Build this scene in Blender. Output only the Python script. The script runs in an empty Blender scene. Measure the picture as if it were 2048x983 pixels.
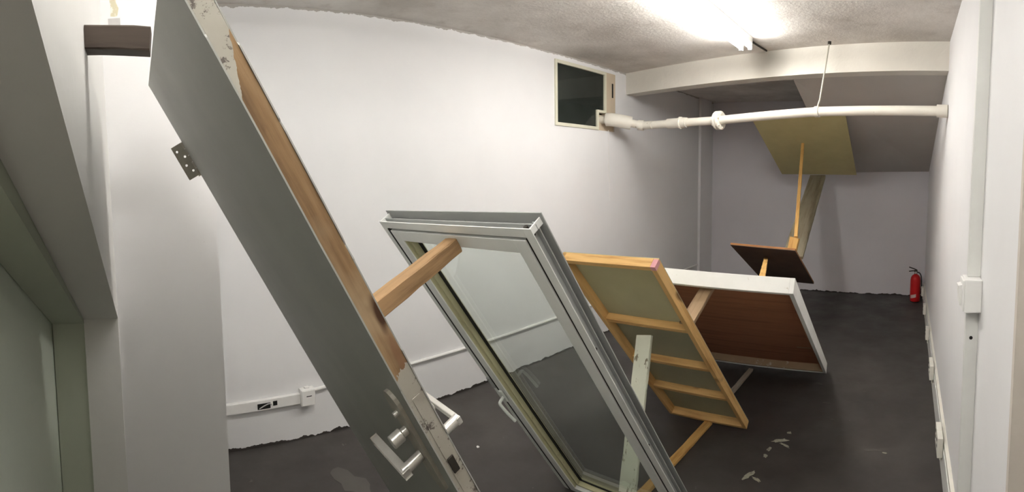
import bpy, bmesh, math, random
from mathutils import Vector, Matrix
random.seed(7)
sc = bpy.context.scene
COL = sc.collection

# ------------------------------------------------------------------ camera
F, YAW, V0, PITCH, ROLL = 978.758, 0.812484, 414.161, 0.067291, 0.014164
cd = bpy.data.cameras.new('camera'); cam = bpy.data.objects.new('camera', cd); COL.objects.link(cam)
cd.type = 'PANO'; cd.panorama_type = 'CENTRAL_CYLINDRICAL'
cd.central_cylindrical_range_u_min = -1024 / F; cd.central_cylindrical_range_u_max = 1024 / F
cd.central_cylindrical_range_v_min = (V0 - 983) / F; cd.central_cylindrical_range_v_max = V0 / F
cd.central_cylindrical_radius = 1.0
cd.clip_start = 0.01
cam.matrix_world = (Matrix.Translation((0, 0, 1.5)) @ Matrix.Rotation(YAW, 4, 'Z') @ Matrix.Rotation(-PITCH, 4, 'X')
                    @ Matrix.Rotation(ROLL, 4, 'Y') @ Matrix.Rotation(math.pi / 2, 4, 'X'))
sc.camera = cam

# ------------------------------------------------------------------ world, exposure
wd = bpy.data.worlds.new('world'); sc.world = wd; wd.use_nodes = True
wd.node_tree.nodes['Background'].inputs[0].default_value = (0.85, 1.0, 0.92, 1)
wd.node_tree.nodes['Background'].inputs[1].default_value = 0.02
sc.view_settings.view_transform = 'Standard'; sc.view_settings.look = 'None'
sc.view_settings.gamma = 1.0; sc.view_settings.use_curve_mapping = False
sc.view_settings.exposure = 1.0
LAMP = (56.0, 18.0, 32.0)          # emission strength of the tubes: bright fixture by the beam, two dimmer ones nearer

# ------------------------------------------------------------------ materials
def lin(c):
    return tuple((x / 12.92 if x <= 0.04045 else ((x + 0.055) / 1.055) ** 2.4) for x in [v / 255 for v in c]) + (1,)

class NT:
    def __init__(s, name, rough=0.6, metal=0.0, spec=0.5):
        s.m = bpy.data.materials.new(name); s.m.use_nodes = True
        s.t = s.m.node_tree; s.n = s.t.nodes; s.b = s.n['Principled BSDF']
        s.b.inputs['Roughness'].default_value = rough; s.b.inputs['Metallic'].default_value = metal
        s.b.inputs['Specular IOR Level'].default_value = spec
        s.tc = None
    def link(s, a, b): s.t.links.new(a, b)
    def coord(s, scale=(1, 1, 1)):
        if not s.tc: s.tc = s.n.new('ShaderNodeTexCoord')
        mp = s.n.new('ShaderNodeMapping'); mp.inputs['Scale'].default_value = scale
        s.link(s.tc.outputs['Object'], mp.inputs['Vector']); return mp.outputs[0]
    def noise(s, scale, detail=4, rough=0.6, stretch=(1, 1, 1)):
        nd = s.n.new('ShaderNodeTexNoise'); nd.inputs['Scale'].default_value = scale
        nd.inputs['Detail'].default_value = detail; nd.inputs['Roughness'].default_value = rough
        s.link(s.coord(stretch), nd.inputs['Vector']); return nd.outputs['Fac']
    def ramp(s, fac, stops):
        r = s.n.new('ShaderNodeValToRGB'); e = r.color_ramp.elements
        while len(e) < len(stops): e.new(0.5)
        for i, (p, c) in enumerate(stops):
            e[i].position = p; e[i].color = c if len(c) == 4 else c + (1,)
        s.link(fac, r.inputs[0]); return r.outputs[0]
    def mask(s, fac, lo, hi): return s.ramp(fac, [(lo, (0, 0, 0, 1)), (hi, (1, 1, 1, 1))])
    def mix(s, fac, a, b):
        m = s.n.new('ShaderNodeMix'); m.data_type = 'RGBA'
        for sock, v in ((m.inputs[0], fac), (m.inputs[6], a), (m.inputs[7], b)):
            if hasattr(v, 'is_output'): s.link(v, sock)
            else: sock.default_value = v
        return m.outputs[2]
    def math(s, op, a, b=0.0):
        m = s.n.new('ShaderNodeMath'); m.operation = op
        for sock, v in ((m.inputs[0], a), (m.inputs[1], b)):
            if hasattr(v, 'is_output'): s.link(v, sock)
            else: sock.default_value = v
        return m.outputs[0]
    def sep(s):
        x = s.n.new('ShaderNodeSeparateXYZ')
        if not s.tc: s.tc = s.n.new('ShaderNodeTexCoord')
        s.link(s.tc.outputs['Object'], x.inputs[0]); return x.outputs
    def color(s, c):
        if hasattr(c, 'is_output'): s.link(c, s.b.inputs['Base Color'])
        else: s.b.inputs['Base Color'].default_value = c
    def bump(s, h, strength=0.2, dist=0.01):
        b = s.n.new('ShaderNodeBump'); b.inputs['Strength'].default_value = strength; b.inputs['Distance'].default_value = dist
        s.link(h, b.inputs['Height']); s.link(b.outputs[0], s.b.inputs['Normal'])

def plain(name, c, rough=0.6, metal=0.0, var=0.06, scale=12, spec=0.4):
    m = NT(name, rough, metal, spec); L = lin(c)
    lo = tuple(x * (1 - var) for x in L[:3]) + (1,); hi = tuple(min(1, x * (1 + var)) for x in L[:3]) + (1,)
    m.color(m.ramp(m.noise(scale), [(0.3, lo), (0.7, hi)])); return m.m

def wood(name, c1, c2, axis=2, scale=22, rough=0.65, knots=True):
    """long grain along the given local axis"""
    m = NT(name, rough, 0, 0.3); st = [1, 1, 1]; st[axis] = 0.07
    g = m.noise(scale * 2.2, 6, 0.65, st); col = m.ramp(g, [(0.3, lin(c2)), (0.5, lin(c1)), (0.75, tuple(min(1, x * 1.15) for x in lin(c1)[:3]))])
    if knots:
        st2 = [1, 1, 1]; st2[axis] = 0.5
        k = m.mask(m.noise(9, 2, 0.4, st2), 0.68, 0.74)
        col = m.mix(k, col, tuple(x * 0.35 for x in lin(c2)[:3]) + (1,))
    m.color(col); m.bump(g, 0.15, 0.003); return m.m

def worn_paint(name, c, wear, lo=0.60, hi=0.64, scale=30, st=(1, 1, 1), rough=0.6, dirt=0.1):
    m = NT(name, rough, 0, 0.35); L = lin(c)
    base = m.ramp(m.noise(5), [(0.3, tuple(x * (1 - dirt) for x in L[:3])), (0.7, L)])
    k = m.mask(m.noise(scale, 5, 0.7, st), lo, hi)
    m.color(m.mix(k, base, lin(wear))); m.bump(m.noise(scale * 2), 0.08, 0.003); return m.m

def wall_mat(name, c, floor_edge=False, ceil_edge=None, dirt=0.05, bump=0.12):
    m = NT(name, 0.75, 0, 0.25); L = lin(c)
    col = m.ramp(m.noise(2.2, 5), [(0.25, tuple(x * (1 - dirt) for x in L[:3])), (0.7, L)])
    sp = m.mask(m.noise(60, 2), 0.78, 0.80)
    col = m.mix(m.math('MULTIPLY', sp, 0.3), col, lin((150, 146, 138)))
    X, Y, Z = m.sep()
    if floor_edge:   # black floor paint lapping raggedly up the foot of the wall
        e = m.math('ADD', Z, m.math('MULTIPLY', m.noise(9, 4, 0.6, (1, 1, 0)), -0.075))
        col = m.mix(m.math('LESS_THAN', e, -0.025), col, lin((60, 56, 53)))
    if ceil_edge:
        e = m.math('ADD', Z, m.math('MULTIPLY', m.noise(12, 4, 0.7, (1, 1, 0)), 0.05))
        col = m.mix(m.math('GREATER_THAN', e, ceil_edge + 0.012), col, lin((176, 172, 166)))
    m.color(col); m.bump(m.noise(28, 5), bump, 0.006); return m.m

M = {}
M['wall'] = wall_mat('white_emulsion', (232, 232, 232), True, 2.465)
M['wall_plain'] = wall_mat('white_emulsion_plain', (232, 231, 231))
M['wall_back'] = wall_mat('white_emulsion_back', (226, 224, 228), True)
M['beam'] = wall_mat('cream_rough_plaster', (226, 222, 212), dirt=0.14, bump=0.35)
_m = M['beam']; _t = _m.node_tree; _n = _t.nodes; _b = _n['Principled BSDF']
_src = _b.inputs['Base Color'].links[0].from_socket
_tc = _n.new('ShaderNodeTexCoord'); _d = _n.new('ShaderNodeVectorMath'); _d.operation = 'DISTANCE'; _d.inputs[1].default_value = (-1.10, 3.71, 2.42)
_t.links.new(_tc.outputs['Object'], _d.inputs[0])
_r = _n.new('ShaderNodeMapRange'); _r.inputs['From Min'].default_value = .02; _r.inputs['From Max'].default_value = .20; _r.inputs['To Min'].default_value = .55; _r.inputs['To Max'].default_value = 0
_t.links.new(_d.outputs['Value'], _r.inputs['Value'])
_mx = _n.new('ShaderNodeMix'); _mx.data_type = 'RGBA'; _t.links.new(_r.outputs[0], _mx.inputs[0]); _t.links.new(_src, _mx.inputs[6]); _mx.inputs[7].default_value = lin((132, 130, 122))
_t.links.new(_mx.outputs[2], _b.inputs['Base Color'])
M['soffit'] = wall_mat('grey_plaster', (196, 192, 186), dirt=0.08, bump=0.25)
M['entrance'] = wall_mat('grey_paint', (226, 225, 222), dirt=0.06)
M['lining'] = wall_mat('green_grey_paint', (192, 198, 182), dirt=0.06)
M['recess'] = wall_mat('pale_green_paint', (226, 234, 220), dirt=0.06)
M['jamb'] = wall_mat('beige_paint', (206, 198, 188), dirt=0.05)
m = NT('mottled_ceiling', 0.85, 0, 0.2)
c_ = m.ramp(m.noise(1.6, 6, 0.62), [(0.32, lin((196, 191, 184))), (0.55, lin((222, 218, 212))), (0.75, lin((238, 235, 230)))])
st = m.mask(m.noise(4.5, 5, 0.7), 0.56, 0.75)
m.color(m.mix(m.math('MULTIPLY', st, 0.45), c_, lin((168, 160, 150)))); m.bump(m.noise(40, 5), 0.4, 0.008); M['ceiling'] = m.m
m = NT('black_floor_paint', 0.55, 0, 0.35)
c_ = m.ramp(m.noise(1.8, 6, 0.6), [(0.3, lin((56, 52, 50))), (0.7, lin((73, 69, 66)))])
sc1 = m.mask(m.noise(7, 6, 0.75), 0.665, 0.70)
c_ = m.mix(m.math('MULTIPLY', sc1, 0.22), c_, lin((150, 144, 136)))
sc2 = m.mask(m.noise(34, 3, 0.6), 0.755, 0.775)
c_ = m.mix(m.math('MULTIPLY', sc2, 0.5), c_, lin((150, 145, 138)))
m.color(c_); m.bump(m.noise(14, 5), 0.12, 0.006)
m.link(m.ramp(m.noise(3, 4), [(0.3, (0.42, 0.42, 0.42)), (0.7, (0.66, 0.66, 0.66))]), m.b.inputs['Roughness']); M['floor'] = m.m

M['trunk'] = plain('cream_plastic', (232, 229, 218), 0.45, var=0.04)
M['trunk_white'] = plain('white_plastic', (236, 235, 232), 0.45, var=0.03)
M['conduit'] = plain('pale_grey_plastic', (222, 222, 218), 0.45, var=0.03)
M['dark'] = plain('dark_hole', (22, 21, 20), 0.8)
M['pipe'] = worn_paint('white_pipe_paint', (228, 224, 212), (150, 136, 112), 0.66, 0.70, 20, rough=0.5)
M['frame_cream'] = worn_paint('cream_window_paint', (222, 220, 200), (140, 128, 104), 0.70, 0.74, 24)
M['panel_beige'] = worn_paint('beige_panel_paint', (206, 190, 166), (150, 128, 100), 0.70, 0.76, 24)
M['alu'] = worn_paint('white_aluminium', (238, 240, 236), (128, 126, 112), 0.70, 0.80, 14, (1, .3, 1), rough=0.38)
M['alu_in'] = worn_paint('yellowed_aluminium', (206, 202, 164), (142, 126, 84), 0.62, 0.75, 16, (1, .25, 1), rough=0.45)
M['alu_grey'] = worn_paint('grey_aluminium', (170, 172, 170), (110, 108, 102), 0.66, 0.76, 14, (1, .3, 1), rough=0.4)
M['gasket'] = plain('black_rubber', (24, 22, 18), 0.7)
M['steel'] = plain('brushed_steel', (214, 212, 206), 0.32, 0.7, 0.05, 40)
M['steel_dark'] = plain('dull_steel', (176, 172, 160), 0.5, 0.25, 0.1, 40)
M['handle_white'] = plain('white_powder_coat', (226, 230, 224), 0.35, var=0.03)
M['red'] = plain('red_enamel', (196, 26, 28), 0.35, var=0.05)
M['black'] = plain('black_plastic', (24, 24, 24), 0.5)
M['label'] = plain('paper_label', (214, 196, 190), 0.6)
M['wire'] = plain('galvanised_wire', (190, 186, 172), 0.5, 0.3)
M['tape'] = plain('grey_masking_tape', (186, 184, 182), 0.7)
M['stain'] = worn_paint('yellow_plaster_stain', (205, 198, 170), (226, 224, 214), 0.5, 0.56, 30)
M['scuff'] = worn_paint('bare_concrete', (150, 148, 132), (96, 92, 84), 0.55, 0.62, 60)
M['scuff_dim'] = plain('worn_grey_patch', (84, 81, 77), 0.7)
M['housing'] = plain('white_enamel', (235, 235, 232), 0.4)
M['metal_black'] = plain('black_iron', (52, 48, 42), 0.6, 0.3)
m = NT('door_grey_paint', 0.5, 0, 0.4)
c_ = m.ramp(m.noise(2.5, 5), [(0.3, lin((156, 157, 152))), (0.7, lin((172, 173, 167)))])
k = m.mask(m.noise(9, 5, 0.7), 0.66, 0.74)
m.color(m.mix(m.math('MULTIPLY', k, 0.3), c_, lin((118, 110, 96)))); m.bump(m.noise(60, 3), 0.05, 0.002); M['door_face'] = m.m
# door edge: bare timber in the middle, cream paint with scars above and below (local y runs down the door, 0 = foot)
m = NT('door_edge_timber', 0.7, 0, 0.3)
g = m.noise(50, 6, 0.65, (1, .06, 1))
wd_ = m.ramp(g, [(0.3, lin((100, 78, 56))), (0.52, lin((142, 114, 82))), (0.75, lin((166, 140, 106)))])
kn = m.mask(m.noise(16, 2, 0.4, (1, .5, 1)), 0.67, 0.72)
wd_ = m.mix(m.math('MULTIPLY', m.mask(m.noise(7, 4, 0.6, (1, .6, 1)), 0.5, 0.64), 0.5), wd_, lin((180, 160, 130)))
wd_ = m.mix(m.math('MULTIPLY', m.mask(m.noise(11, 3, 0.6, (3, .4, 3)), 0.56, 0.66), 0.6), wd_, lin((120, 84, 62)))
wd_ = m.mix(kn, wd_, lin((74, 50, 34)))
pt = m.ramp(m.noise(8, 4), [(0.3, lin((160, 156, 144))), (0.7, lin((184, 181, 170)))])
sk = m.mask(m.noise(30, 6, 0.8), 0.555, 0.60)
pt = m.mix(sk, pt, lin((96, 90, 84)))
X, Y, Z = m.sep()
nz = m.math('MULTIPLY', m.noise(14, 5, 0.7, (1, .5, 1)), 0.10)
edge1 = m.math('ADD', m.math('ADD', Y, nz), m.math('MULTIPLY', Z, 3.6))     # slanting tear in the paint near the top
upper = m.math('LESS_THAN', edge1, -1.755)
lower = m.math('GREATER_THAN', m.math('ADD', Y, nz), -1.365)
m.color(m.mix(m.math('MAXIMUM', upper, lower), wd_, pt)); m.bump(g, 0.2, 0.003); M['door_edge'] = m.m

M['w_dark'] = wood('dark_timber', (74, 64, 56), (50, 42, 36))
M['w_brown'] = wood('brown_timber', (162, 130, 94), (126, 98, 68))
M['w_pine'] = wood('pine', (206, 164, 98), (176, 128, 66))
M['w_pine_u'] = wood('pine_u', (212, 172, 112), (180, 134, 74), axis=0)
M['w_pine_v'] = wood('pine_v', (212, 172, 112), (180, 134, 74), axis=1)
M['w_white'] = worn_paint('white_washed_timber', (208, 210, 192), (112, 104, 84), 0.60, 0.64, 30, (1, 1, .35))
M['w_grey'] = wood('cement_grey_plank', (146, 138, 118), (120, 108, 88), knots=False)
M['w_greywhite'] = wood('pale_lath', (186, 176, 162), (160, 148, 132))
M['w_worn'] = wood('weathered_plank', (164, 138, 108), (120, 94, 68))
M['canvas'] = plain('unprimed_canvas', (186, 182, 154), 0.9, var=0.08, scale=6)
_t = M['canvas'].node_tree; _n = _t.nodes; _tl = _n.new('ShaderNodeBsdfTranslucent'); _tl.inputs[0].default_value = lin((190, 184, 152))
_mx = _n.new('ShaderNodeMixShader'); _mx.inputs[0].default_value = 0.35
_t.links.new(_n['Principled BSDF'].outputs[0], _mx.inputs[1]); _t.links.new(_tl.outputs[0], _mx.inputs[2]); _t.links.new(_mx.outputs[0], _n['Material Output'].inputs['Surface'])
M['board_brown'] = wood('brown_plywood', (176, 120, 88), (146, 94, 68), axis=0, scale=8, knots=False)
M['box_white'] = worn_paint('white_box_paint', (244, 243, 238), (176, 162, 140), 0.68, 0.74, 14)
M['box_in'] = worn_paint('raw_box_timber', (176, 150, 120), (222, 214, 200), 0.62, 0.68, 12)
M['ply_dark'] = plain('dark_stained_ply', (70, 58, 50), 0.6, var=0.3, scale=5)
M['ply_top'] = plain('hardboard_top', (120, 92, 62), 0.6, var=0.15)
M['ply_edge'] = wood('ply_edge', (156, 108, 62), (110, 70, 38), axis=0)
M['board_yellow'] = plain('olive_mdf', (192, 182, 134), 0.7, var=0.07, scale=4)
M['pink'] = plain('pink_tape', (206, 150, 154), 0.7)

def emit(name, c, s):
    m = bpy.data.materials.new(name); m.use_nodes = True; b = m.node_tree.nodes['Principled BSDF']
    b.inputs['Base Color'].default_value = (0.9, 0.9, 0.9, 1)
    b.inputs['Emission Color'].default_value = c; b.inputs['Emission Strength'].default_value = s; return m
for i_, s_ in enumerate(LAMP): M['tube%d' % i_] = emit('fluorescent_glow', (1.0, 0.975, 0.935, 1), s_)

def glass(name, tint, haze, hazec):
    m = bpy.data.materials.new(name); m.use_nodes = True; t = m.node_tree; n = t.nodes
    n.remove(n['Principled BSDF']); out = n['Material Output']
    tr = n.new('ShaderNodeBsdfTransparent'); tr.inputs[0].default_value = tint
    gl = n.new('ShaderNodeBsdfGlossy'); gl.inputs['Roughness'].default_value = 0.02
    ge = n.new('ShaderNodeNewGeometry'); dt = n.new('ShaderNodeVectorMath'); dt.operation = 'DOT_PRODUCT'
    t.links.new(ge.outputs['Normal'], dt.inputs[0]); t.links.new(ge.outputs['Incoming'], dt.inputs[1])
    ab = n.new('ShaderNodeMath'); ab.operation = 'ABSOLUTE'; t.links.new(dt.outputs['Value'], ab.inputs[0])
    om = n.new('ShaderNodeMath'); om.operation = 'SUBTRACT'; om.inputs[0].default_value = 1.0; t.links.new(ab.outputs[0], om.inputs[1])
    pw = n.new('ShaderNodeMath'); pw.operation = 'POWER'; pw.inputs[1].default_value = 5.0; t.links.new(om.outputs[0], pw.inputs[0])
    fr = n.new('ShaderNodeMath'); fr.operation = 'MULTIPLY_ADD'; fr.inputs[1].default_value = 0.96; fr.inputs[2].default_value = 0.04; t.links.new(pw.outputs[0], fr.inputs[0])
    df = n.new('ShaderNodeBsdfDiffuse'); df.inputs[0].default_value = hazec
    tl = n.new('ShaderNodeBsdfTranslucent'); tl.inputs[0].default_value = hazec
    ad = n.new('ShaderNodeMixShader'); ad.inputs[0].default_value = 0.5
    t.links.new(df.outputs[0], ad.inputs[1]); t.links.new(tl.outputs[0], ad.inputs[2])
    tc = n.new('ShaderNodeTexCoord'); nz = n.new('ShaderNodeTexNoise'); nz.inputs['Scale'].default_value = 5; nz.inputs['Detail'].default_value = 5
    t.links.new(tc.outputs['Object'], nz.inputs['Vector'])
    mr = n.new('ShaderNodeMapRange'); mr.inputs['From Min'].default_value = 0.3; mr.inputs['From Max'].default_value = 0.7
    mr.inputs['To Min'].default_value = haze * 0.6; mr.inputs['To Max'].default_value = haze * 1.4
    t.links.new(nz.outputs['Fac'], mr.inputs['Value'])
    m1 = n.new('ShaderNodeMixShader'); t.links.new(mr.outputs[0], m1.inputs[0]); t.links.new(tr.outputs[0], m1.inputs[1]); t.links.new(ad.outputs[0], m1.inputs[2])
    m2 = n.new('ShaderNodeMixShader'); t.links.new(fr.outputs[0], m2.inputs[0]); t.links.new(m1.outputs[0], m2.inputs[1]); t.links.new(gl.outputs[0], m2.inputs[2])
    t.links.new(m2.outputs[0], out.inputs['Surface']); return m
M['glass'] = glass('dusty_glass', (0.93, 0.96, 0.94, 1), 0.035, (0.75, 0.8, 0.76, 1))
M['glass_dark'] = glass('dark_glass_painted_reflection', (0.25, 0.28, 0.25, 1), 0.14, (0.30, 0.35, 0.31, 1))  # greenish haze colour stands in for the room's reflection in this pane

# ------------------------------------------------------------------ mesh helpers
def tag(o, label=None, cat=None, group=None, kind=None):
    if label: o['label'] = label
    if cat: o['category'] = cat
    if group: o['group'] = group
    if kind: o['kind'] = kind
    return o

def empty(name, mat, label, cat, group=None):
    o = bpy.data.objects.new(name, None); COL.objects.link(o); o.empty_display_size = 0.1
    o.matrix_world = mat if isinstance(mat, Matrix) else Matrix.Translation(mat)
    return tag(o, label, cat, group)

def build(name, bm, mat, parent=None, smooth=False):
    bmesh.ops.recalc_face_normals(bm, faces=bm.faces)
    me = bpy.data.meshes.new(name); bm.to_mesh(me); bm.free()
    for x in (mat if isinstance(mat, (list, tuple)) else [mat]): me.materials.append(M[x] if isinstance(x, str) else x)
    if smooth:
        for p in me.polygons: p.use_smooth = True
        me.set_sharp_from_angle(angle=math.radians(40))
    o = bpy.data.objects.new(name, me); COL.objects.link(o)
    if parent: o.parent = parent
    return o

def box(bm, lo, hi, bevel=0.0, mi=0):
    lo, hi = Vector(lo), Vector(hi)
    r = bmesh.ops.create_cube(bm, size=1.0)
    for v in r['verts']: v.co = Vector((lo[i] + (v.co[i] + .5) * (hi[i] - lo[i]) for i in range(3)))
    fs = {f for v in r['verts'] for f in v.link_faces}
    if bevel > 0:
        es = list({e for v in r['verts'] for e in v.link_edges})
        q = bmesh.ops.bevel(bm, geom=es, offset=bevel, segments=2, affect='EDGES', profile=.6)
        fs = set(q['faces']) | {f for f in fs if f.is_valid}
    for f in fs: f.material_index = mi
    return fs

def prism(bm, pts, axis, a0, a1, mi=0):
    """extrude a 2-D polygon along an axis; the points give the two other coordinates in xyz order"""
    def mk(p, a): q = list(p); q.insert(axis, a); return bm.verts.new(q)
    A = [mk(p, a0) for p in pts]; B = [mk(p, a1) for p in pts]; n = len(pts)
    fs = [bm.faces.new(A), bm.faces.new(B[::-1])] + [bm.faces.new((A[i], B[i], B[(i + 1) % n], A[(i + 1) % n])) for i in range(n)]
    for f in fs: f.material_index = mi
    return fs

def cyl(bm, p0, p1, r0, r1=None, seg=20, bevel=0.0):
    p0, p1 = Vector(p0), Vector(p1); r1 = r0 if r1 is None else r1
    d = p1 - p0; q = d.to_track_quat('Z', 'Y')
    prof = [(0, 0), (r0, 0), (r1, d.length), (0, d.length)] if not bevel else [(0, 0), (r0 - bevel, 0), (r0, bevel), (r1, d.length - bevel), (r1 - bevel, d.length), (0, d.length)]
    lathe(bm, prof, Matrix.Translation(p0) @ q.to_matrix().to_4x4(), seg)

def lathe(bm, prof, mat=Matrix.Identity(4), seg=24):
    rings = []
    for r, z in prof:
        if r < 1e-6: rings.append([bm.verts.new(mat @ Vector((0, 0, z)))])
        else: rings.append([bm.verts.new(mat @ Vector((r * math.cos(2 * math.pi * k / seg), r * math.sin(2 * math.pi * k / seg), z))) for k in range(seg)])
    for a, b in zip(rings, rings[1:]):
        for k in range(seg):
            j = (k + 1) % seg
            if len(a) == 1 and len(b) == 1: continue
            if len(a) == 1: bm.faces.new((a[0], b[k], b[j]))
            elif len(b) == 1: bm.faces.new((a[k], a[j], b[0]))
            else: bm.faces.new((a[k], a[j], b[j], b[k]))

def tube(bm, pts, r, seg=14, cap=True, smooth_path=0):
    P = [Vector(p) for p in pts]
    for _ in range(smooth_path):   # corner cutting
        Q = [P[0]]
        for a, b in zip(P, P[1:]): Q += [a.lerp(b, .25), a.lerp(b, .75)]
        P = Q + [P[-1]]
    R = r if isinstance(r, (list, tuple)) else [r] * len(P)
    if len(R) != len(P): R = [R[0]] * len(P)
    up = Vector((0, 0, 1)); rings = []
    for i, p in enumerate(P):
        t = (P[min(i + 1, len(P) - 1)] - P[max(i - 1, 0)]).normalized()
        a = t.cross(up)
        if a.length < 1e-3: a = t.cross(Vector((1, 0, 0)))
        a.normalize(); b = a.cross(t).normalized()
        rings.append([bm.verts.new(p + (a * math.cos(2 * math.pi * k / seg) + b * math.sin(2 * math.pi * k / seg)) * R[i]) for k in range(seg)])
    for x, y in zip(rings, rings[1:]):
        for k in range(seg): bm.faces.new((x[k], x[(k + 1) % seg], y[(k + 1) % seg], y[k]))
    if cap: bm.faces.new(rings[0][::-1]); bm.faces.new(rings[-1])

def one(name, fn, mat, parent=None, smooth=False):
    bm = bmesh.new(); fn(bm); return build(name, bm, mat, parent, smooth)
def onebox(name, lo, hi, mat, parent=None, bevel=0.0):
    bm = bmesh.new(); box(bm, lo, hi, bevel); return build(name, bm, mat, parent)

# ------------------------------------------------------------------ the setting
H = 2.465
XL, XR = -2.637, 0.24
def beam_y(x): return 3.489 - 0.205 * x
def back_y(x): return 6.271 + 0.033 * x

flo = onebox('floor', (-2.9, -2.2, -0.1), (1.3, 6.6, 0), 'floor')
tag(flo, 'black painted concrete floor with pale scuffs', 'floor', kind='structure')
cei = onebox('ceiling', (-2.9, -2.2, H), (1.3, 6.6, H + .12), 'ceiling')
tag(cei, 'mottled grey plaster ceiling around the glowing tube light', 'ceiling', kind='structure')

# left wall with the opening for the small high window
WY0, WY1, WZ0, WZ1 = 2.985, 3.835, 1.890, 2.418
def f(bm):
    a, b = XL - .14, XL
    box(bm, (a, .15, 0), (b, WY0, H)); box(bm, (a, WY1, 0), (b, 6.5, H))
    box(bm, (a, WY0, 0), (b, WY1, WZ0)); box(bm, (a, WY0, WZ1), (b, WY1, H))
tag(one('wall_left', f, 'wall'), 'long white painted wall with the small high window', 'wall', kind='structure')
def f(bm): prism(bm, [(XL - .14, back_y(XL)), (XR + .14, back_y(XR)), (XR + .14, back_y(XR) + .14), (XL - .14, back_y(XL) + .14)], 2, 0, H)
tag(one('wall_back', f, 'wall_back'), 'white end wall behind the fire extinguisher', 'wall', kind='structure')
tag(onebox('wall_right', (XR, 1.03, 0), (XR + .14, 6.5, H), 'wall_plain'), 'brightly lit white wall on the right with switch box', 'wall', kind='structure')
tag(onebox('wall_pier', (XL - .1, -.217, 0), (-1.65, .255, H), 'wall_plain'), 'broad white pier in the left foreground behind the grey door', 'wall', kind='structure')
sl = [(-2.0, 0), (-1.64, 0), (-1.64, 1.065), (-.34, 1.79), (-.34, H), (-2.0, H)]
tag(one('wall_entrance', lambda bm: prism(bm, sl, 1, -.217, -.1), ['entrance']), 'grey wall edge with sloping underside at the far left', 'wall', kind='structure')
sl2 = [(-2.0, 0), (-1.645, 0), (-1.645, 1.05), (-.34, 1.73), (-.34, H), (-2.0, H)]
tag(one('trim_1', lambda bm: prism(bm, sl2, 1, -.327, -.2175), ['lining']), 'darker green-grey lining inside the sloping opening', 'trim', kind='structure')
tag(onebox('wall_recess', (-2.0, -.42, 0), (-.34, -.33, H), 'recess'), 'pale green panel at the back of the sloping opening', 'wall', kind='structure')
tag(onebox('wall_behind', (-2.9, -2.2, 0), (1.3, -2.1, H), 'wall_plain'), 'white wall behind the viewpoint', 'wall', kind='structure')
tag(onebox('wall_hall', (1.2, -2.1, 0), (1.3, 6.5, H), 'jamb'), 'wall of the passage beyond the right wall', 'wall', kind='structure')
jm = onebox('trim_2', (XR - .002, 1.010, 0), (XR + .145, 1.0295, H), 'jamb')
tag(jm, 'beige door jamb at the right edge', 'trim', kind='structure')
onebox('strike_plate', (XR + .012, 1.007, .60), (XR + .06, 1.0099, .64), 'tape', jm)

def f(bm):
    d = .15
    prism(bm, [(XL, beam_y(XL)), (XR, beam_y(XR)), (XR, beam_y(XR) + d), (XL, beam_y(XL) + d)], 2, 2.264, H)
tag(one('trim_3', f, 'beam'), 'rough cream concrete beam across the ceiling above the pipe', 'beam', kind='structure')
def f(bm):   # sloping underside of a stair flight behind the beam
    xs = -.95
    A = [(xs, beam_y(xs) + .15, 2.264), (XR, beam_y(XR) + .15, 2.264), (XR, back_y(XR), 1.61), (xs, back_y(xs), 1.555)]
    lo = [bm.verts.new(p) for p in A]; hi = [bm.verts.new((p[0], p[1], H)) for p in A]
    bm.faces.new(lo); bm.faces.new(hi[::-1])
    for i in range(4): bm.faces.new((lo[i], lo[(i + 1) % 4], hi[(i + 1) % 4], hi[i]))
tag(one('ceiling_soffit', f, 'soffit'), 'sloping grey soffit of a stair above the end wall', 'ceiling', kind='structure')
tag(onebox('wall_pilaster', (XL, 5.72, 0), (XL + .035, 6.06, H), 'wall_plain', None, .004), 'shallow white pilaster at the far left corner', 'wall', kind='structure')
bb = onebox('baseboard_right', (XR - .022, 1.2, 0), (XR, back_y(XR), .165), 'conduit', None, .003)
tag(bb, 'pale grey baseboard along the foot of the right wall', 'baseboard', kind='structure')

# scuffs in the floor paint (flat worn patches with shapes of their own)
def blob(name, cx, cy, rx, ry, rot, mat, n=14, jag=.35):
    bm = bmesh.new(); vs = []
    for k in range(n):
        a = 2 * math.pi * k / n; r = 1 + random.uniform(-jag, jag)
        x, y = rx * r * math.cos(a), ry * r * math.sin(a)
        vs.append((cx + x * math.cos(rot) - y * math.sin(rot), cy + x * math.sin(rot) + y * math.cos(rot)))
    prism(bm, vs, 2, 0.0002, 0.0012); return build(name, bm, mat, flo)
for a in [(-.672, 2.60, .05, .018, .5, 'scuff'), (-.63, 2.56, .035, .009, -.5, 'scuff'), (-.705, 2.50, .012, .022, 0, 'scuff'), (-.705, 2.43, .010, .018, .3, 'scuff'),
          (-.735, 2.24, .014, .04, -.4, 'scuff'), (-.69, 2.22, .028, .010, -.5, 'scuff'), (-.64, 2.70, .012, .012, 0, 'scuff'),
          (-.60, 3.42, .03, .014, -.3, 'scuff_dim'), (-.49, 3.13, .025, .010, 0, 'scuff_dim'), (-.42, 2.92, .014, .008, 0, 'scuff_dim'),
          (-.16, 2.62, .05, .010, .1, 'scuff_dim'), (-.08, 2.60, .012, .006, 0, 'scuff'), (-.26, 3.35, .010, .008, 0, 'scuff_dim'),
          (-2.035, 1.64, .009, .008, 0, 'box_white'), (-2.15, .93, .12, .06, .3, 'scuff_dim')]:
    blob('paint_scuff', *a)

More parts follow.
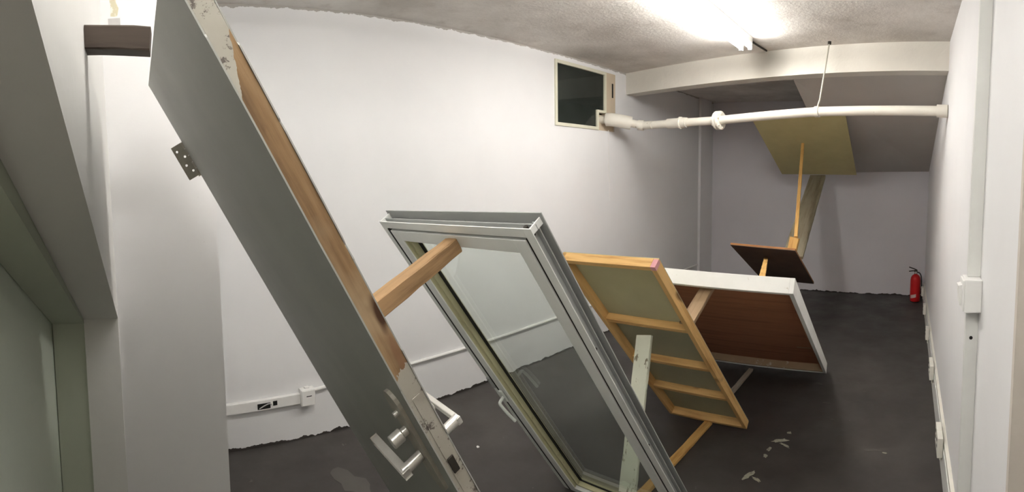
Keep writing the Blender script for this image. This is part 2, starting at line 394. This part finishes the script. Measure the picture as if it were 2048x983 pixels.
# ------------------------------------------------------------------ small high window in the left wall
wroot = empty('window_1', (XL, (WY0 + WY1) / 2, WZ0), 'small cream framed window with dark glass high on the left wall', 'window'); wroot['kind'] = 'structure'
def wb(name, y0, y1, z0, z1, x0, x1, mat, par=wroot, bevel=.003):
    ox, oy, oz = XL, (WY0 + WY1) / 2, WZ0
    return onebox(name, (x0, y0 - oy, z0 - oz), (x1, y1 - oy, z1 - oz), mat, par, bevel)
FY1, NY, NZ = 3.690, 3.548, 2.050
wb('frame_stile', WY0, WY0 + .028, WZ0, WZ1, -.06, .012, 'frame_cream')
wb('frame_stile', FY1 - .026, FY1, NZ, WZ1, -.06, .012, 'frame_cream')
wb('frame_stile', NY, NY + .024, WZ0, NZ + .02, -.06, .012, 'frame_cream')
wb('frame_rail', WY0 + .028, FY1 - .026, WZ1 - .028, WZ1, -.06, .012, 'frame_cream')
wb('frame_rail', WY0 + .028, NY, WZ0, WZ0 + .028, -.06, .012, 'frame_cream')
wb('frame_rail', NY + .024, FY1 - .026, NZ - .004, NZ + .02, -.06, .012, 'frame_cream')
def f(bm):
    oy, oz = (WY0 + WY1) / 2, WZ0
    pts = [(WY0 + .02, WZ0 + .02), (NY + .006, WZ0 + .02), (NY + .006, NZ + .006), (FY1 - .02, NZ + .006), (FY1 - .02, WZ1 - .02), (WY0 + .02, WZ1 - .02)]
    prism(bm, [(y - oy, z - oz) for y, z in pts], 0, -.010, -.005)
one('pane', f, 'glass_dark', wroot)
sp = wb('side_panel', FY1, WY1, NZ - .02, WZ1, -.05, .008, 'panel_beige')
wb('slot', 3.778, 3.800, 2.20, 2.33, .0078, .0095, 'dark', sp, 0)
wb('wall_infill', NY + .024, WY1, WZ0, NZ - .02, -.06, -.012, 'panel_beige', wroot, 0)
wb('night_backing', WY0, WY1, WZ0, WZ1, -.134, -.130, 'dark', wroot, 0)

# ------------------------------------------------------------------ leaning panels: local x across, y down (0 = foot), z away from the viewer
class Panel:
    def __init__(s, name, O, u, v, w, h, label, cat):
        u = Vector(u).normalized(); v = Vector(v); v = (v - u * u.dot(v)).normalized(); n = u.cross(v)
        s.w, s.h = w, h; O = Vector(O); base = O + u * w / 2 + v * h
        s.mat = Matrix(((u.x, v.x, n.x, base.x), (u.y, v.y, n.y, base.y), (u.z, v.z, n.z, base.z), (0, 0, 0, 1)))
        s.root = empty(name, s.mat, label, cat)
    def L(s, a, b, c): return (a - s.w / 2, b - s.h, c)
    def W(s, a, b, c): return s.mat @ Vector(s.L(a, b, c))
    def box(s, name, a0, a1, b0, b1, c0, c1, mat, bevel=.002, parent=None):
        return onebox(name, s.L(a0, b0, c0), s.L(a1, b1, c1), mat, parent or s.root, bevel)

# ---- the grey door
D = Panel('loose_door', (-1.374, .039, 1.784), (.999, -.004, -.051), (-.043, .469, -.882), .85, 1.995,
          'grey painted door leaning across the foreground with bare timber edge', 'door')
T = .030
D.box('timber_core', .001, .8475, .001, 1.994, .0022, T - .0018, 'door_edge', .0008)
def skin(name, c0, c1, amp):
    pts = []; n = 70
    pts.append(D.L(0, 0, 0)[:2]); 
    b = 0.0
    a = .85
    pts.append(D.L(.8495, 0, 0)[:2])
    while b < 1.94:
        b += random.choice((.012, .02, .05, .09, .14)); a = .8495 - random.choice((0, 0, 0.0006, .0015, .003)) * amp
        pts.append(D.L(a, b, 0)[:2])
        if random.random() < .5: b += .004; pts.append(D.L(.8495 - random.choice((0, .001)) * amp, b, 0)[:2])
    pts.append(D.L(.8495, 1.995, 0)[:2]); pts.append(D.L(0, 1.995, 0)[:2])
    return one(name, lambda bm: prism(bm, pts, 2, c0, c1), 'door_face', D.root)
skin('face_skin', 0, .0022, 1.2)
skin('face_skin', T - .0018, T, 2.2)
# handle furniture
def plate(name, c0, c1, par):
    a, b0, b1, r = .793, .625, .835, .022
    pts = []
    for k in range(9): t = math.pi * k / 8; pts.append((a + r * math.cos(t), b1 - r + r * math.sin(t)))
    for k in range(9): t = math.pi * k / 8; pts.append((a - r * math.cos(t), b0 + r - r * math.sin(t)))
    q = [D.L(x, y, 0)[:2] for x, y in pts]
    return one(name, lambda bm: prism(bm, q, 2, c0, c1), 'steel_dark', par)
def lever(side):
    h = bpy.data.objects.new('lever_handle', None); COL.objects.link(h); h.parent = D.root
    s, c = (-1, 0) if side == 0 else (1, T)
    tag(h, 'brushed steel lever handle on the ' + ('near' if side == 0 else 'far') + ' face')
    plate('back_plate', *sorted((c, c + s * .006)), h)
    def f(bm):
        cyl(bm, D.L(.793, .755, c + s * .006), D.L(.793, .755, c + s * .044), .0085, seg=18, bevel=.001)
    one('spindle', f, 'steel', h, True)
    def f(bm):
        box(bm, D.L(.698, .748, c + s * .036), D.L(.8015, .762, c + s * .045), .002)
    one('lever', f, 'steel', h)
    def f(bm):
        cyl(bm, D.L(.793, .700, c + s * .006), D.L(.793, .700, c + s * .016), .007, seg=18, bevel=.001)
        if s < 0: cyl(bm, D.L(.793, .700, c + s * .016), D.L(.793, .700, c + s * .036), .0105, seg=20, bevel=.0012)
    one('thumb_turn', f, 'steel', h, True)
    def f(bm): cyl(bm, D.L(.793, .665, c + s * .006), D.L(.793, .665, c + s * .013), .0045, seg=12)
    one('screw', f, 'steel', h, True)
lever(0); lever(1)
D.box('latch_plate', .8474, .8484, .62, .84, .0085, .0215, 'door_edge', 0)
D.box('latch_bolt', .8478, .851, .742, .772, .0095, .0205, 'metal_black', .001)
# hinge on the other long edge
hg = bpy.data.objects.new('hinge', None); COL.objects.link(hg); hg.parent = D.root; tag(hg, 'steel butt hinge standing open on the door edge')
def f(bm):
    b0, b1, c0, c1 = .182, .287, -.036, -.004; t = .0022
    holes = [(.200, -.026), (.222, -.013), (.246, -.022), (.268, -.012)]
    # leaf as a ring grid with four round screw holes
    r = .0036; cells = [(b0, .211), (.211, .234), (.234, .257), (.257, b1)]
    for (x0, x1), (hb, hc) in zip(cells, holes):
        for xa in (-.0022, 0.0):
            rim = [(hb + r * math.cos(2 * math.pi * k / 12), hc + r * math.sin(2 * math.pi * k / 12)) for k in range(12)]
            out = []
            for k in range(12):
                dx, dy = math.cos(2 * math.pi * k / 12), math.sin(2 * math.pi * k / 12)
                tt = min(((x1 - hb) / dx if dx > 1e-6 else (x0 - hb) / dx if dx < -1e-6 else 9), ((c1 - hc) / dy if dy > 1e-6 else (c0 - hc) / dy if dy < -1e-6 else 9))
                out.append((hb + dx * tt, hc + dy * tt))
            V1 = [bm.verts.new(D.L(xa, p[0], p[1])) for p in rim]; V2 = [bm.verts.new(D.L(xa, p[0], p[1])) for p in out]
            for k in range(12): bm.faces.new((V1[k], V1[(k + 1) % 12], V2[(k + 1) % 12], V2[k]))
            for cx, cy in ((x0, c0), (x0, c1), (x1, c0), (x1, c1)):   # fill the corners
                for k in range(12):
                    p, q = out[k], out[(k + 1) % 12]
                    if (abs(p[0] - cx) < 1e-7) != (abs(q[0] - cx) < 1e-7) and (abs(p[1] - cy) < 1e-7 or abs(q[1] - cy) < 1e-7) and abs(p[0] - cx) < .04 and abs(q[0] - cx) < .04:
                        bm.faces.new((V2[k], V2[(k + 1) % 12], bm.verts.new(D.L(xa, cx, cy))))
one('hinge_leaf', f, 'steel_dark', hg)
def f(bm):
    for k in range(5):
        b0 = .182 + k * .021; cyl(bm, D.L(-.003, b0 + .0006, -.001), D.L(-.003, b0 + .0204, -.001), .0052, seg=14, bevel=.0006)
    cyl(bm, D.L(-.003, .286, -.001), D.L(-.003, .291, -.001), .0062, seg=14)
one('knuckle', f, 'steel_dark', hg, True)
D.box('fixed_leaf', -.0018, -.0002, .182, .287, .0, .026, 'steel_dark', 0, hg)

# ---- the aluminium window leaf
W = Panel('window_sash', (-1.487, .784, 1.348), (.999, .028, .035), (.013, .567, -.824), .70, 1.672,
          'white aluminium framed glass window leaning behind the grey door', 'window')
w, h = .70, 1.672
def bar4(nm, a, b, wd, c0, c1, mat, h_=h, w_=w, bevel=.0015):
    W.box(nm + '_stile', a, a + wd, b, h_ - b, c0, c1, mat, bevel)
    W.box(nm + '_stile', w_ - a - wd, w_ - a, b, h_ - b, c0, c1, mat, bevel)
    W.box(nm + '_rail', a + wd, w_ - a - wd, b, b + wd, c0, c1, mat, bevel)
    W.box(nm + '_rail', a + wd, w_ - a - wd, h_ - b - wd, h_ - b, c0, c1, mat, bevel)
bar4('outer_frame', .020, .020, .012, .003, .046, 'alu_grey')
# front flange and back fin: together with the web they make the open channel round the outside
bar4('flange', 0, 0, .027, 0, .003, 'alu', bevel=.0008)
W.box('back_fin', -.006, w + .006, -.012, .030, .046, .0495, 'alu_grey', .0006)
W.box('back_fin', w - .030, w + .006, .030, h, .046, .0495, 'alu_grey', .0006)
W.box('back_fin', -.006, .030, .030, h, .046, .0495, 'alu_grey', .0006)
W.box('channel_lip', .002, w - .002, .004, .020, .022, .0245, 'alu_grey', .0006)
W.box('channel_lip', w - .020, w - .006, .004, h, .030, .0325, 'alu_grey', .0006)
W.box('corner_web', w - .007, w - .003, .0, .020, .003, .046, 'alu', .001)
W.box('corner_web', .003, .007, .0, .020, .003, .046, 'alu', .001)
W.box('gasket', .027, .0375, .030, h - .030, -.0005, .012, 'gasket', 0)
W.box('gasket', w - .0385, w - .0335, .036, h - .036, .004, .012, 'gasket', 0)
bar4('sash', .0375, .0375, .0425, -.0005, .048, 'alu')
# glazing rebate: yellowed inner bead, dark rubber, then the glass
bar4('glazing_bead', .080, .080, .012, .016, .052, 'alu_in')
W.box('bead_face', .0795, .0805, .080, h - .080, .004, .050, 'alu_in', 0)
W.box('rubber_seal', .092, .108, .092, h - .092, .036, .041, 'gasket', 0)
W.box('rubber_seal', w - .098, w - .092, .092, h - .092, .038, .041, 'gasket', 0)
W.box('rubber_seal', .108, w - .098, h - .100, h - .092, .036, .041, 'gasket', 0)
W.box('pane', .092, w - .092, .092, h - .092, .042, .050, 'glass', 0)
for b in (.03, .45, .95): 
    def f(bm): cyl(bm, W.L(w - .0205, b, .016), W.L(w - .016, b, .016), .005, seg=10)
    one('screw', f, 'metal_black', W.root)
def f(bm): cyl(bm, W.L(w - .026, .018, .012), W.L(w - .026, .002, .012), .006, seg=10)
one('corner_screw', f, 'metal_black', W.root)
lh = bpy.data.objects.new('window_handle', None); COL.objects.link(lh); lh.parent = W.root; tag(lh, 'white lever handle on the stile')
W.box('handle_base', .044, .062, .86, .925, -.012, -.002, 'handle_white', .004, lh)
def f(bm): tube(bm, [W.L(.053, .895, -.004), W.L(.053, .895, -.034), W.L(.055, .900, -.042), W.L(.070, .945, -.044), W.L(.085, .995, -.042)], .0065, 12, True, 2)
one('handle_grip', f, 'handle_white', lh, True)
W.box('catch', .006, .024, .80, .86, -.006, .0, 'alu_grey', .002)

# ---- stretcher with canvas, seen from its back
C = Panel('canvas_stretcher', (-1.455, 1.666, 1.110), (.999, -.027, .044), (.051, .652, -.756), .511, 1.456,
          'pine stretcher with raw canvas seen from the back, leaning behind the glass window', 'canvas')
w, h, t = C.w, C.h, .046
C.box('side_rail', 0, .024, 0, h, 0, t, 'w_pine_v'); C.box('side_rail', w - .024, w, 0, h, 0, t, 'w_pine_v')
C.box('end_rail', .024, w - .024, 0, .024, 0, t, 'w_pine_u'); C.box('end_rail', .024, w - .024, h - .024, h, 0, t, 'w_pine_u')
for b in (.450, .795, 1.105): C.box('crossbar', .024, w - .024, b + .004, b + .030, .008, t, 'w_pine_u')
C.box('canvas_sheet', .002, w - .002, .002, h - .002, t, t + .004, 'canvas', 0)
C.box('pink_mark', w - .022, w + .0008, -.0008, .020, -.0008, t * .9, 'pink', 0)
# ---- white box panel
B = Panel('box_panel', (-1.594, 2.05, .970), (.999, .051, .002), (-.042, .836, -.547), 1.098, 1.738,
          'white sided shallow box panel with brown plywood underside, leaning behind the canvas', 'panel')
w, h, t = B.w, B.h, .076
B.box('side_rail', 0, .022, 0, h, 0, t, 'box_white'); B.box('side_rail', w - .022, w, 0, h, 0, t, 'box_white')
B.box('end_rail', .022, w - .022, 0, .022, 0, t, 'box_white'); B.box('end_rail', .022, w - .022, h - .022, h, 0, t, 'box_white')
B.box('inner_batten', .022, w - .022, h - .050, h - .022, .004, t - .02, 'box_in')
B.box('inner_batten', .022, .044, .022, h - .05, .012, t - .02, 'box_in'); B.box('inner_batten', w - .040, w - .022, .022, h - .05, .016, t - .02, 'board_brown')
B.box('plywood_sheet', .022, w - .022, .022, h - .022, t - .02, t - .004, 'board_brown', 0)
B.box('torn_tape', w - .16, w - .06, 1.205, 1.225, t - .0215, t - .0205, 'box_in', 0)
# ---- small dark board
S = Panel('small_board', (-1.437, 3.768, .917), (1, .018, -.026), (-.027, .9, -.436), .55, 1.1,
          'small dark stained plywood board held up in the air by a pine stick', 'board')
S.box('dark_face', 0, S.w, 0, S.h, 0, .004, 'ply_dark', 0); S.box('ply_core', 0, S.w, 0, S.h, .004, .020, 'ply_edge', .001)
# ---- olive board under the stair soffit
O_ = Panel('fibre_board', (-1.507, 4.421, 2.055), (1, .025, .016), (-.017, .925, -.38), .90, 1.417,
           'olive yellow fibreboard propped flat under the sloping soffit', 'board')
O_.box('board_face', 0, O_.w, 0, O_.h, 0, .012, 'board_yellow', .001); O_.box('backing_edge', .003, O_.w - .003, .003, O_.h - .003, .012, .020, 'w_pine_u', 0)

# ------------------------------------------------------------------ struts: one timber each, local z along the length
def strut(name, p0, p1, wx, wy, side, mat, label, cat='timber', rough=.0012, bevel=.003, group=None):
    """p0 foot, p1 top; side = world direction of the local x (width)"""
    p0, p1 = Vector(p0), Vector(p1); z = (p1 - p0); L = z.length; z.normalize()
    x = Vector(side); x = (x - z * z.dot(x)).normalized(); y = z.cross(x)
    mw = Matrix(((x.x, y.x, z.x, p0.x), (x.y, y.y, z.y, p0.y), (x.z, y.z, z.z, p0.z), (0, 0, 0, 1)))
    bm = bmesh.new(); n = max(4, int(L / .05)); rings = []
    ch = bevel
    prof = [(-wx / 2 + ch, -wy / 2), (wx / 2 - ch, -wy / 2), (wx / 2, -wy / 2 + ch), (wx / 2, wy / 2 - ch), (wx / 2 - ch, wy / 2), (-wx / 2 + ch, wy / 2), (-wx / 2, wy / 2 - ch), (-wx / 2, -wy / 2 + ch)]
    for i in range(n + 1):
        rings.append([bm.verts.new((a + random.uniform(-rough, rough), b + random.uniform(-rough, rough), L * i / n)) for a, b in prof])
    for A, Bq in zip(rings, rings[1:]):
        for k in range(8): bm.faces.new((A[k], A[(k + 1) % 8], Bq[(k + 1) % 8], Bq[k]))
    bm.faces.new(rings[0][::-1]); bm.faces.new(rings[-1])
    o = build(name, bm, mat); o.matrix_world = mw
    return tag(o, label, cat, group)

strut('timber_block', (-1.067, -.1, 1.826), (-1.058, .040, 1.810), .055, .050, (1, 0, 0), 'w_dark', 'short dark brown timber wedged between white wall and door top', rough=.0008)
strut('timber_beam', (-.965, .405, 1.160), (-1.122, .830, 1.300), .048, .046, (1, .2, .12), 'w_brown', 'square brown timber between the grey door and the glass window')
strut('painted_plank', (-1.085, 1.675, .145), (-1.198, 2.000, .715), .080, .022, (1, 0, 0), 'w_white', 'whitewashed plank rising from the glass window to the canvas crossbar', 'plank')
strut('floor_lath', (-1.13, 1.800, .0135), (-1.118, 2.620, .0135), .045, .022, (1, 0, 0), 'w_pine', 'pine lath on the floor between window and canvas feet', 'lath')
strut('floor_lath', (-1.135, 2.690, .0125), (-1.14, 3.48, .0125), .036, .020, (1, 0, 0), 'w_greywhite', 'pale grey lath on the floor between canvas and white panel', 'lath')
strut('short_plank', (-.968, 1.980, .805), (-.935, 2.185, .965), .062, .03, (1, .3, 0), 'w_worn', 'weathered short plank between the canvas back and the white panel', 'plank')
strut('pine_stick', (-.700, 2.268, .968), (-1.205, 4.035, .775), .034, .024, (1, 0, 0), 'w_pine', 'pine stick rising from the white panel to the small dark board', 'stick')
strut('wedge_block', (-.925, 3.835, .90), (-.905, 3.845, 1.0), .075, .05, (1, 0, 0), 'w_pine', 'small pine block on the upper corner of the dark board', 'block')
strut('thin_stick', (-.905, 3.87, 1.0), (-1.114, 4.975, 1.832), .030, .022, (1, 0, 0), 'w_pine', 'thin pine stick standing from dark board up to the olive board', 'stick')
strut('cement_plank', (-.985, 4.10, .79), (-1.090, 5.735, 1.505), .185, .028, (1, 0, 0), 'w_grey', 'wide cement-grey plank behind the thin stick up to the olive board', 'plank')

# ------------------------------------------------------------------ ceiling-hung pipe
pr = empty('drain_pipe', (XL, 3.64, 1.985), 'white painted pipe hung across the room in front of the beam', 'pipe')
po = Vector((XL, 3.64, 1.985))
def pl(pts): return [Vector(p) - po for p in pts]
PA = [(-2.70, 3.625, 1.99), (-2.55, 3.665, 1.985), (-2.45, 3.755, 1.965), (-2.33, 3.825, 1.935), (-2.20, 3.80, 1.932)]
one('elbow', lambda bm: tube(bm, pl(PA), .036, 18, True, 3), 'pipe', pr, True)
one('socket', lambda bm: tube(bm, pl([(-2.60, 3.652, 1.988), (-2.55, 3.668, 1.986), (-2.46, 3.745, 1.967), (-2.415, 3.778, 1.955)]), .060, 20, True, 3), 'pipe', pr, True)
one('collar', lambda bm: tube(bm, pl([(-2.36, 3.81, 1.94), (-2.31, 3.826, 1.934)]), .047, 20), 'pipe', pr, True)
PB = [(-2.24, 3.812, 1.932), (-1.52, 3.672, 1.932), (-.664, 3.500, 1.966), (.17, 3.338, 1.970), (XR + .03, 3.326, 1.970)]
one('pipe_run', lambda bm: tube(bm, pl(PB), .034, 18), 'pipe', pr, True)
one('coupling', lambda bm: tube(bm, pl([(-2.03, 3.771, 1.932), (-1.83, 3.732, 1.932)]), .043, 20), 'pipe', pr, True)
one('coupling_band', lambda bm: tube(bm, pl([(-1.90, 3.746, 1.932), (-1.885, 3.743, 1.932)]), .052, 20), 'pipe', pr, True)
d = (Vector(PB[1]) - Vector(PB[0])).normalized(); fc = Vector((-1.515, 3.671, 1.932)) - po
one('flange', lambda bm: cyl(bm, fc - d * .024, fc - d * .003, .075, seg=28, bevel=.003), 'pipe', pr, True)
one('flange', lambda bm: cyl(bm, fc + d * .003, fc + d * .024, .075, seg=28, bevel=.003), 'pipe', pr, True)
sd = d.cross(Vector((0, 0, 1))).normalized(); up = sd.cross(d).normalized()
for k in range(6):
    a = math.pi / 3 * k + .3; c = fc + (sd * math.cos(a) + up * math.sin(a)) * .058
    one('bolt', lambda bm: cyl(bm, c - d * .036, c + d * .036, .0075, seg=8), 'pipe', pr)
one('end_collar', lambda bm: tube(bm, pl([(.165, 3.339, 1.970), (XR - .001, 3.326, 1.970)]), .044, 20), 'pipe', pr, True)
one('clamp', lambda bm: tube(bm, pl([(-.700, 3.507, 1.965), (-.668, 3.5005, 1.966)]), .040, 20), 'pipe', pr, True)
one('hanger_rod', lambda bm: tube(bm, pl([(-.684, 3.503, 2.000), (-.668, 3.506, 2.05), (-.611, 3.517, H)]), .0065, 10), 'wire', pr, True)
one('ceiling_hook', lambda bm: cyl(bm, Vector((-.611, 3.517, H - .02)) - po, Vector((-.611, 3.517, H)) - po, .013, seg=12), 'metal_black', pr)

# ------------------------------------------------------------------ fluorescent lights (a row down the room)
def fluor(k, lx, y0, y1, label):
    r = empty('ceiling_light', (lx, (y0 + y1) / 2, H), label, 'light', 'fluorescent lights along the ceiling')
    hl = (y1 - y0) / 2
    onebox('housing', (-.045, -hl, -.045), (.045, hl, 0), 'housing', r, .004)
    for sx in (-1, 1):
        x = sx * .034
        one('tube', lambda bm: cyl(bm, (x, -hl + .03, -.072), (x, hl - .03, -.072), .013, seg=16), 'tube%d' % k, r, True)
        for sy in (-1, 1):
            y = sy * (hl - .02)
            onebox('tube_holder', (x - .014, y - .012, -.092), (x + .014, y + .012, -.045), 'housing', r, .003)
fluor(0, -1.17, 2.11, 3.33, 'glowing fluorescent tube light on the ceiling near the beam')
fluor(1, -1.17, .12, 1.34, 'fluorescent tube light on the ceiling above the grey door')
fluor(2, -.05, -.72, .50, 'fluorescent tube light on the ceiling beside the right wall')
o = one('light_cable', lambda bm: tube(bm, [(-1.163, 3.335, H - .006), (-1.15, 3.50, H - .008), (-1.133, 3.69, H - .006)], .007, 8), 'metal_black')
tag(o, 'dark cable on the ceiling from tube light to beam', 'cable')

# ------------------------------------------------------------------ left wall trunking
tr = empty('cable_trunking', (XL, .55, .20), 'thick white trunking with a broken cover low on the left wall', 'trunking')
onebox('channel', (.0, -.30, .022), (.026, .285, .080), 'trunk_white', tr, .003)
onebox('broken_gap', (.0255, .03, .030), (.0272, .105, .062), 'dark', tr, 0)
onebox('broken_gap', (.0255, .120, .040), (.0272, .145, .066), 'dark', tr, 0)
one('loose_wire', lambda bm: tube(bm, [(.027, .04, .035), (.03, .07, .05), (.028, .10, .058), (.03, .115, .05)], .003, 6, True, 1), 'tape', tr, True)
sb = empty('socket_box', (XL, .875, .21), 'white square outlet box on the left wall trunking', 'outlet')
onebox('box_body', (.0, -.042, .0), (.045, .042, .095), 'trunk_white', sb, .004)
onebox('cover', (.045, -.038, .004), (.050, .038, .090), 'trunk_white', sb, .002)
onebox('slot', (.0498, -.012, .055), (.0505, .020, .060), 'dark', sb, 0)
onebox('knockout', (.010, -.015, .095), (.032, .012, .104), 'trunk_white', sb, .002)
def f(bm): tube(bm, [(XL + .011, .917, .283), (XL + .011, 1.6, .305), (XL + .011, 3.0, .318), (XL + .011, 5.7, .33)], .011, 8)
tag(one('wall_conduit', f, 'trunk_white', None, True), 'thin white conduit running low along the left wall', 'conduit')
def f(bm): tube(bm, [(XL + .004, 3.73, 1.90), (XL + .004, 3.735, 1.55), (XL + .004, 3.75, 1.25)], .003, 6, True, 1)
tag(one('hanging_cable', f, 'trunk_white', None, True), 'thin white cable hanging down the wall below the small window', 'cable')
o = onebox('tape_piece', (-1.650, -.075, 2.045), (-1.6485, -.035, 2.068), 'tape'); tag(o, 'grey piece of tape stuck high on the white pier', 'tape')
def f(bm): prism(bm, [(-.066, 2.075), (-.044, 2.072), (-.038, 2.10), (-.046, 2.12), (-.04, 2.16), (-.042, 2.22), (-.07, 2.22), (-.072, 2.15), (-.064, 2.11)], 0, -1.650, -1.6492)
tag(one('plaster_stain', f, 'stain'), 'yellowish plaster stain above the tape on the pier', 'stain')

# ------------------------------------------------------------------ right wall fittings
def f(bm): box(bm, (XR - .042, 1.555, .20), (XR, 1.583, 1.0895), .002); box(bm, (XR - .042, 1.555, 1.1955), (XR, 1.583, H - .002), .002)
vc = one('vertical_conduit', f, 'conduit'); tag(vc, 'pale grey vertical conduit on the right wall above and below the switch', 'conduit')
one('dark_hole', lambda bm: cyl(bm, (XR - .022, 1.5555, .995), (XR - .022, 1.554, .995), .006, seg=10), 'dark', vc)
sw = empty('switch_box', (XR, 1.548, 1.09), 'white surface switch box on the right wall conduit', 'switch')
onebox('box_body', (-.055, -.045, 0), (0, .045, .105), 'trunk_white', sw, .004)
onebox('cover_plate', (-.062, -.043, .004), (-.055, .043, .101), 'trunk_white', sw, .002)
def f(bm): prism(bm, [(-.062, .020), (-.062, .085), (-.074, .082), (-.068, .020)], 1, -.025, .025)
one('rocker', f, 'trunk_white', sw)
bx = empty('base_trunking', (XR, 3.6, .165), 'cream cable trunking on top of the right baseboard', 'trunking')
onebox('channel', (-.018, -2.35, 0.0), (0, 2.55, .030), 'trunk', bx, .002)
locs = [(2.45, 'nearest'), (3.40, 'second nearest'), (4.25, 'middle'), (5.05, 'second farthest'), (5.85, 'farthest')]
for k, (y, wd_) in enumerate(locs):
    n = 2 if k in (0, 1) else 1
    s = empty('wall_socket', (XR, y, .12), wd_ + ' of the five cream sockets along the right baseboard', 'socket', 'sockets along the right baseboard')
    for j in range(n):
        y0 = -.088 + j * .088
        pt_ = onebox('socket_plate', (-.052, y0, .0 if n == 1 else .0), (-.023, y0 + .086, .10), 'trunk', s, .003)
        for zz in (.035, .068):
            onebox('pin_hole', (-.0535, y0 + .035, zz), (-.0518, y0 + .055, zz + .011), 'dark', pt_, 0)
    onebox('cable_stub', (-.034, -.02, -.05), (-.0235, .0, .0), 'trunk', s, .002)

# ------------------------------------------------------------------ fire extinguisher
fx = empty('fire_extinguisher', (.118, 5.98, 0), 'small red fire extinguisher on the floor in the far right corner', 'extinguisher')
one('body', lambda bm: lathe(bm, [(0, .004), (.055, .004), (.062, .012), (.063, .05), (.063, .27), (.058, .30), (.043, .325), (.022, .338), (.018, .345), (0, .345)], seg=28), 'red', fx, True)
one('base_ring', lambda bm: lathe(bm, [(0, 0), (.058, 0), (.060, .010), (.056, .014), (0, .014)], seg=28), 'black', fx, True)
one('valve', lambda bm: (cyl(bm, (0, 0, .340), (0, 0, .375), .017, seg=14), box(bm, (-.02, -.012, .37), (.02, .012, .392), .003)), 'metal_black', fx, True)
one('carry_handle', lambda bm: tube(bm, [(.01, 0, .378), (-.03, 0, .382), (-.085, 0, .372)], .007, 8, True, 1), 'metal_black', fx, True)
one('squeeze_lever', lambda bm: tube(bm, [(.012, 0, .392), (-.03, 0, .408), (-.085, 0, .425)], .007, 8, True, 1), 'metal_black', fx, True)
one('gauge', lambda bm: cyl(bm, (0, -.012, .362), (0, -.028, .362), .014, seg=14), 'steel', fx, True)
one('hose', lambda bm: tube(bm, [(.015, 0, .365), (.05, -.01, .36), (.072, -.02, .31), (.074, -.02, .16)], .008, 8, True, 2), 'black', fx, True)
one('nozzle', lambda bm: cyl(bm, (.074, -.02, .17), (.074, -.02, .10), .009, .013, 10), 'black', fx, True)
def f(bm):
    A = []
    for z in (.045, .085):
        A.append([bm.verts.new((.0637 * math.cos(a), .0637 * math.sin(a), z + (k * .003))) for k, a in enumerate([math.radians(-150 + 10 * i) for i in range(8)])])
    for k in range(7): bm.faces.new((A[0][k], A[0][k + 1], A[1][k + 1], A[1][k]))
one('label_sticker', f, 'label', fx, True)
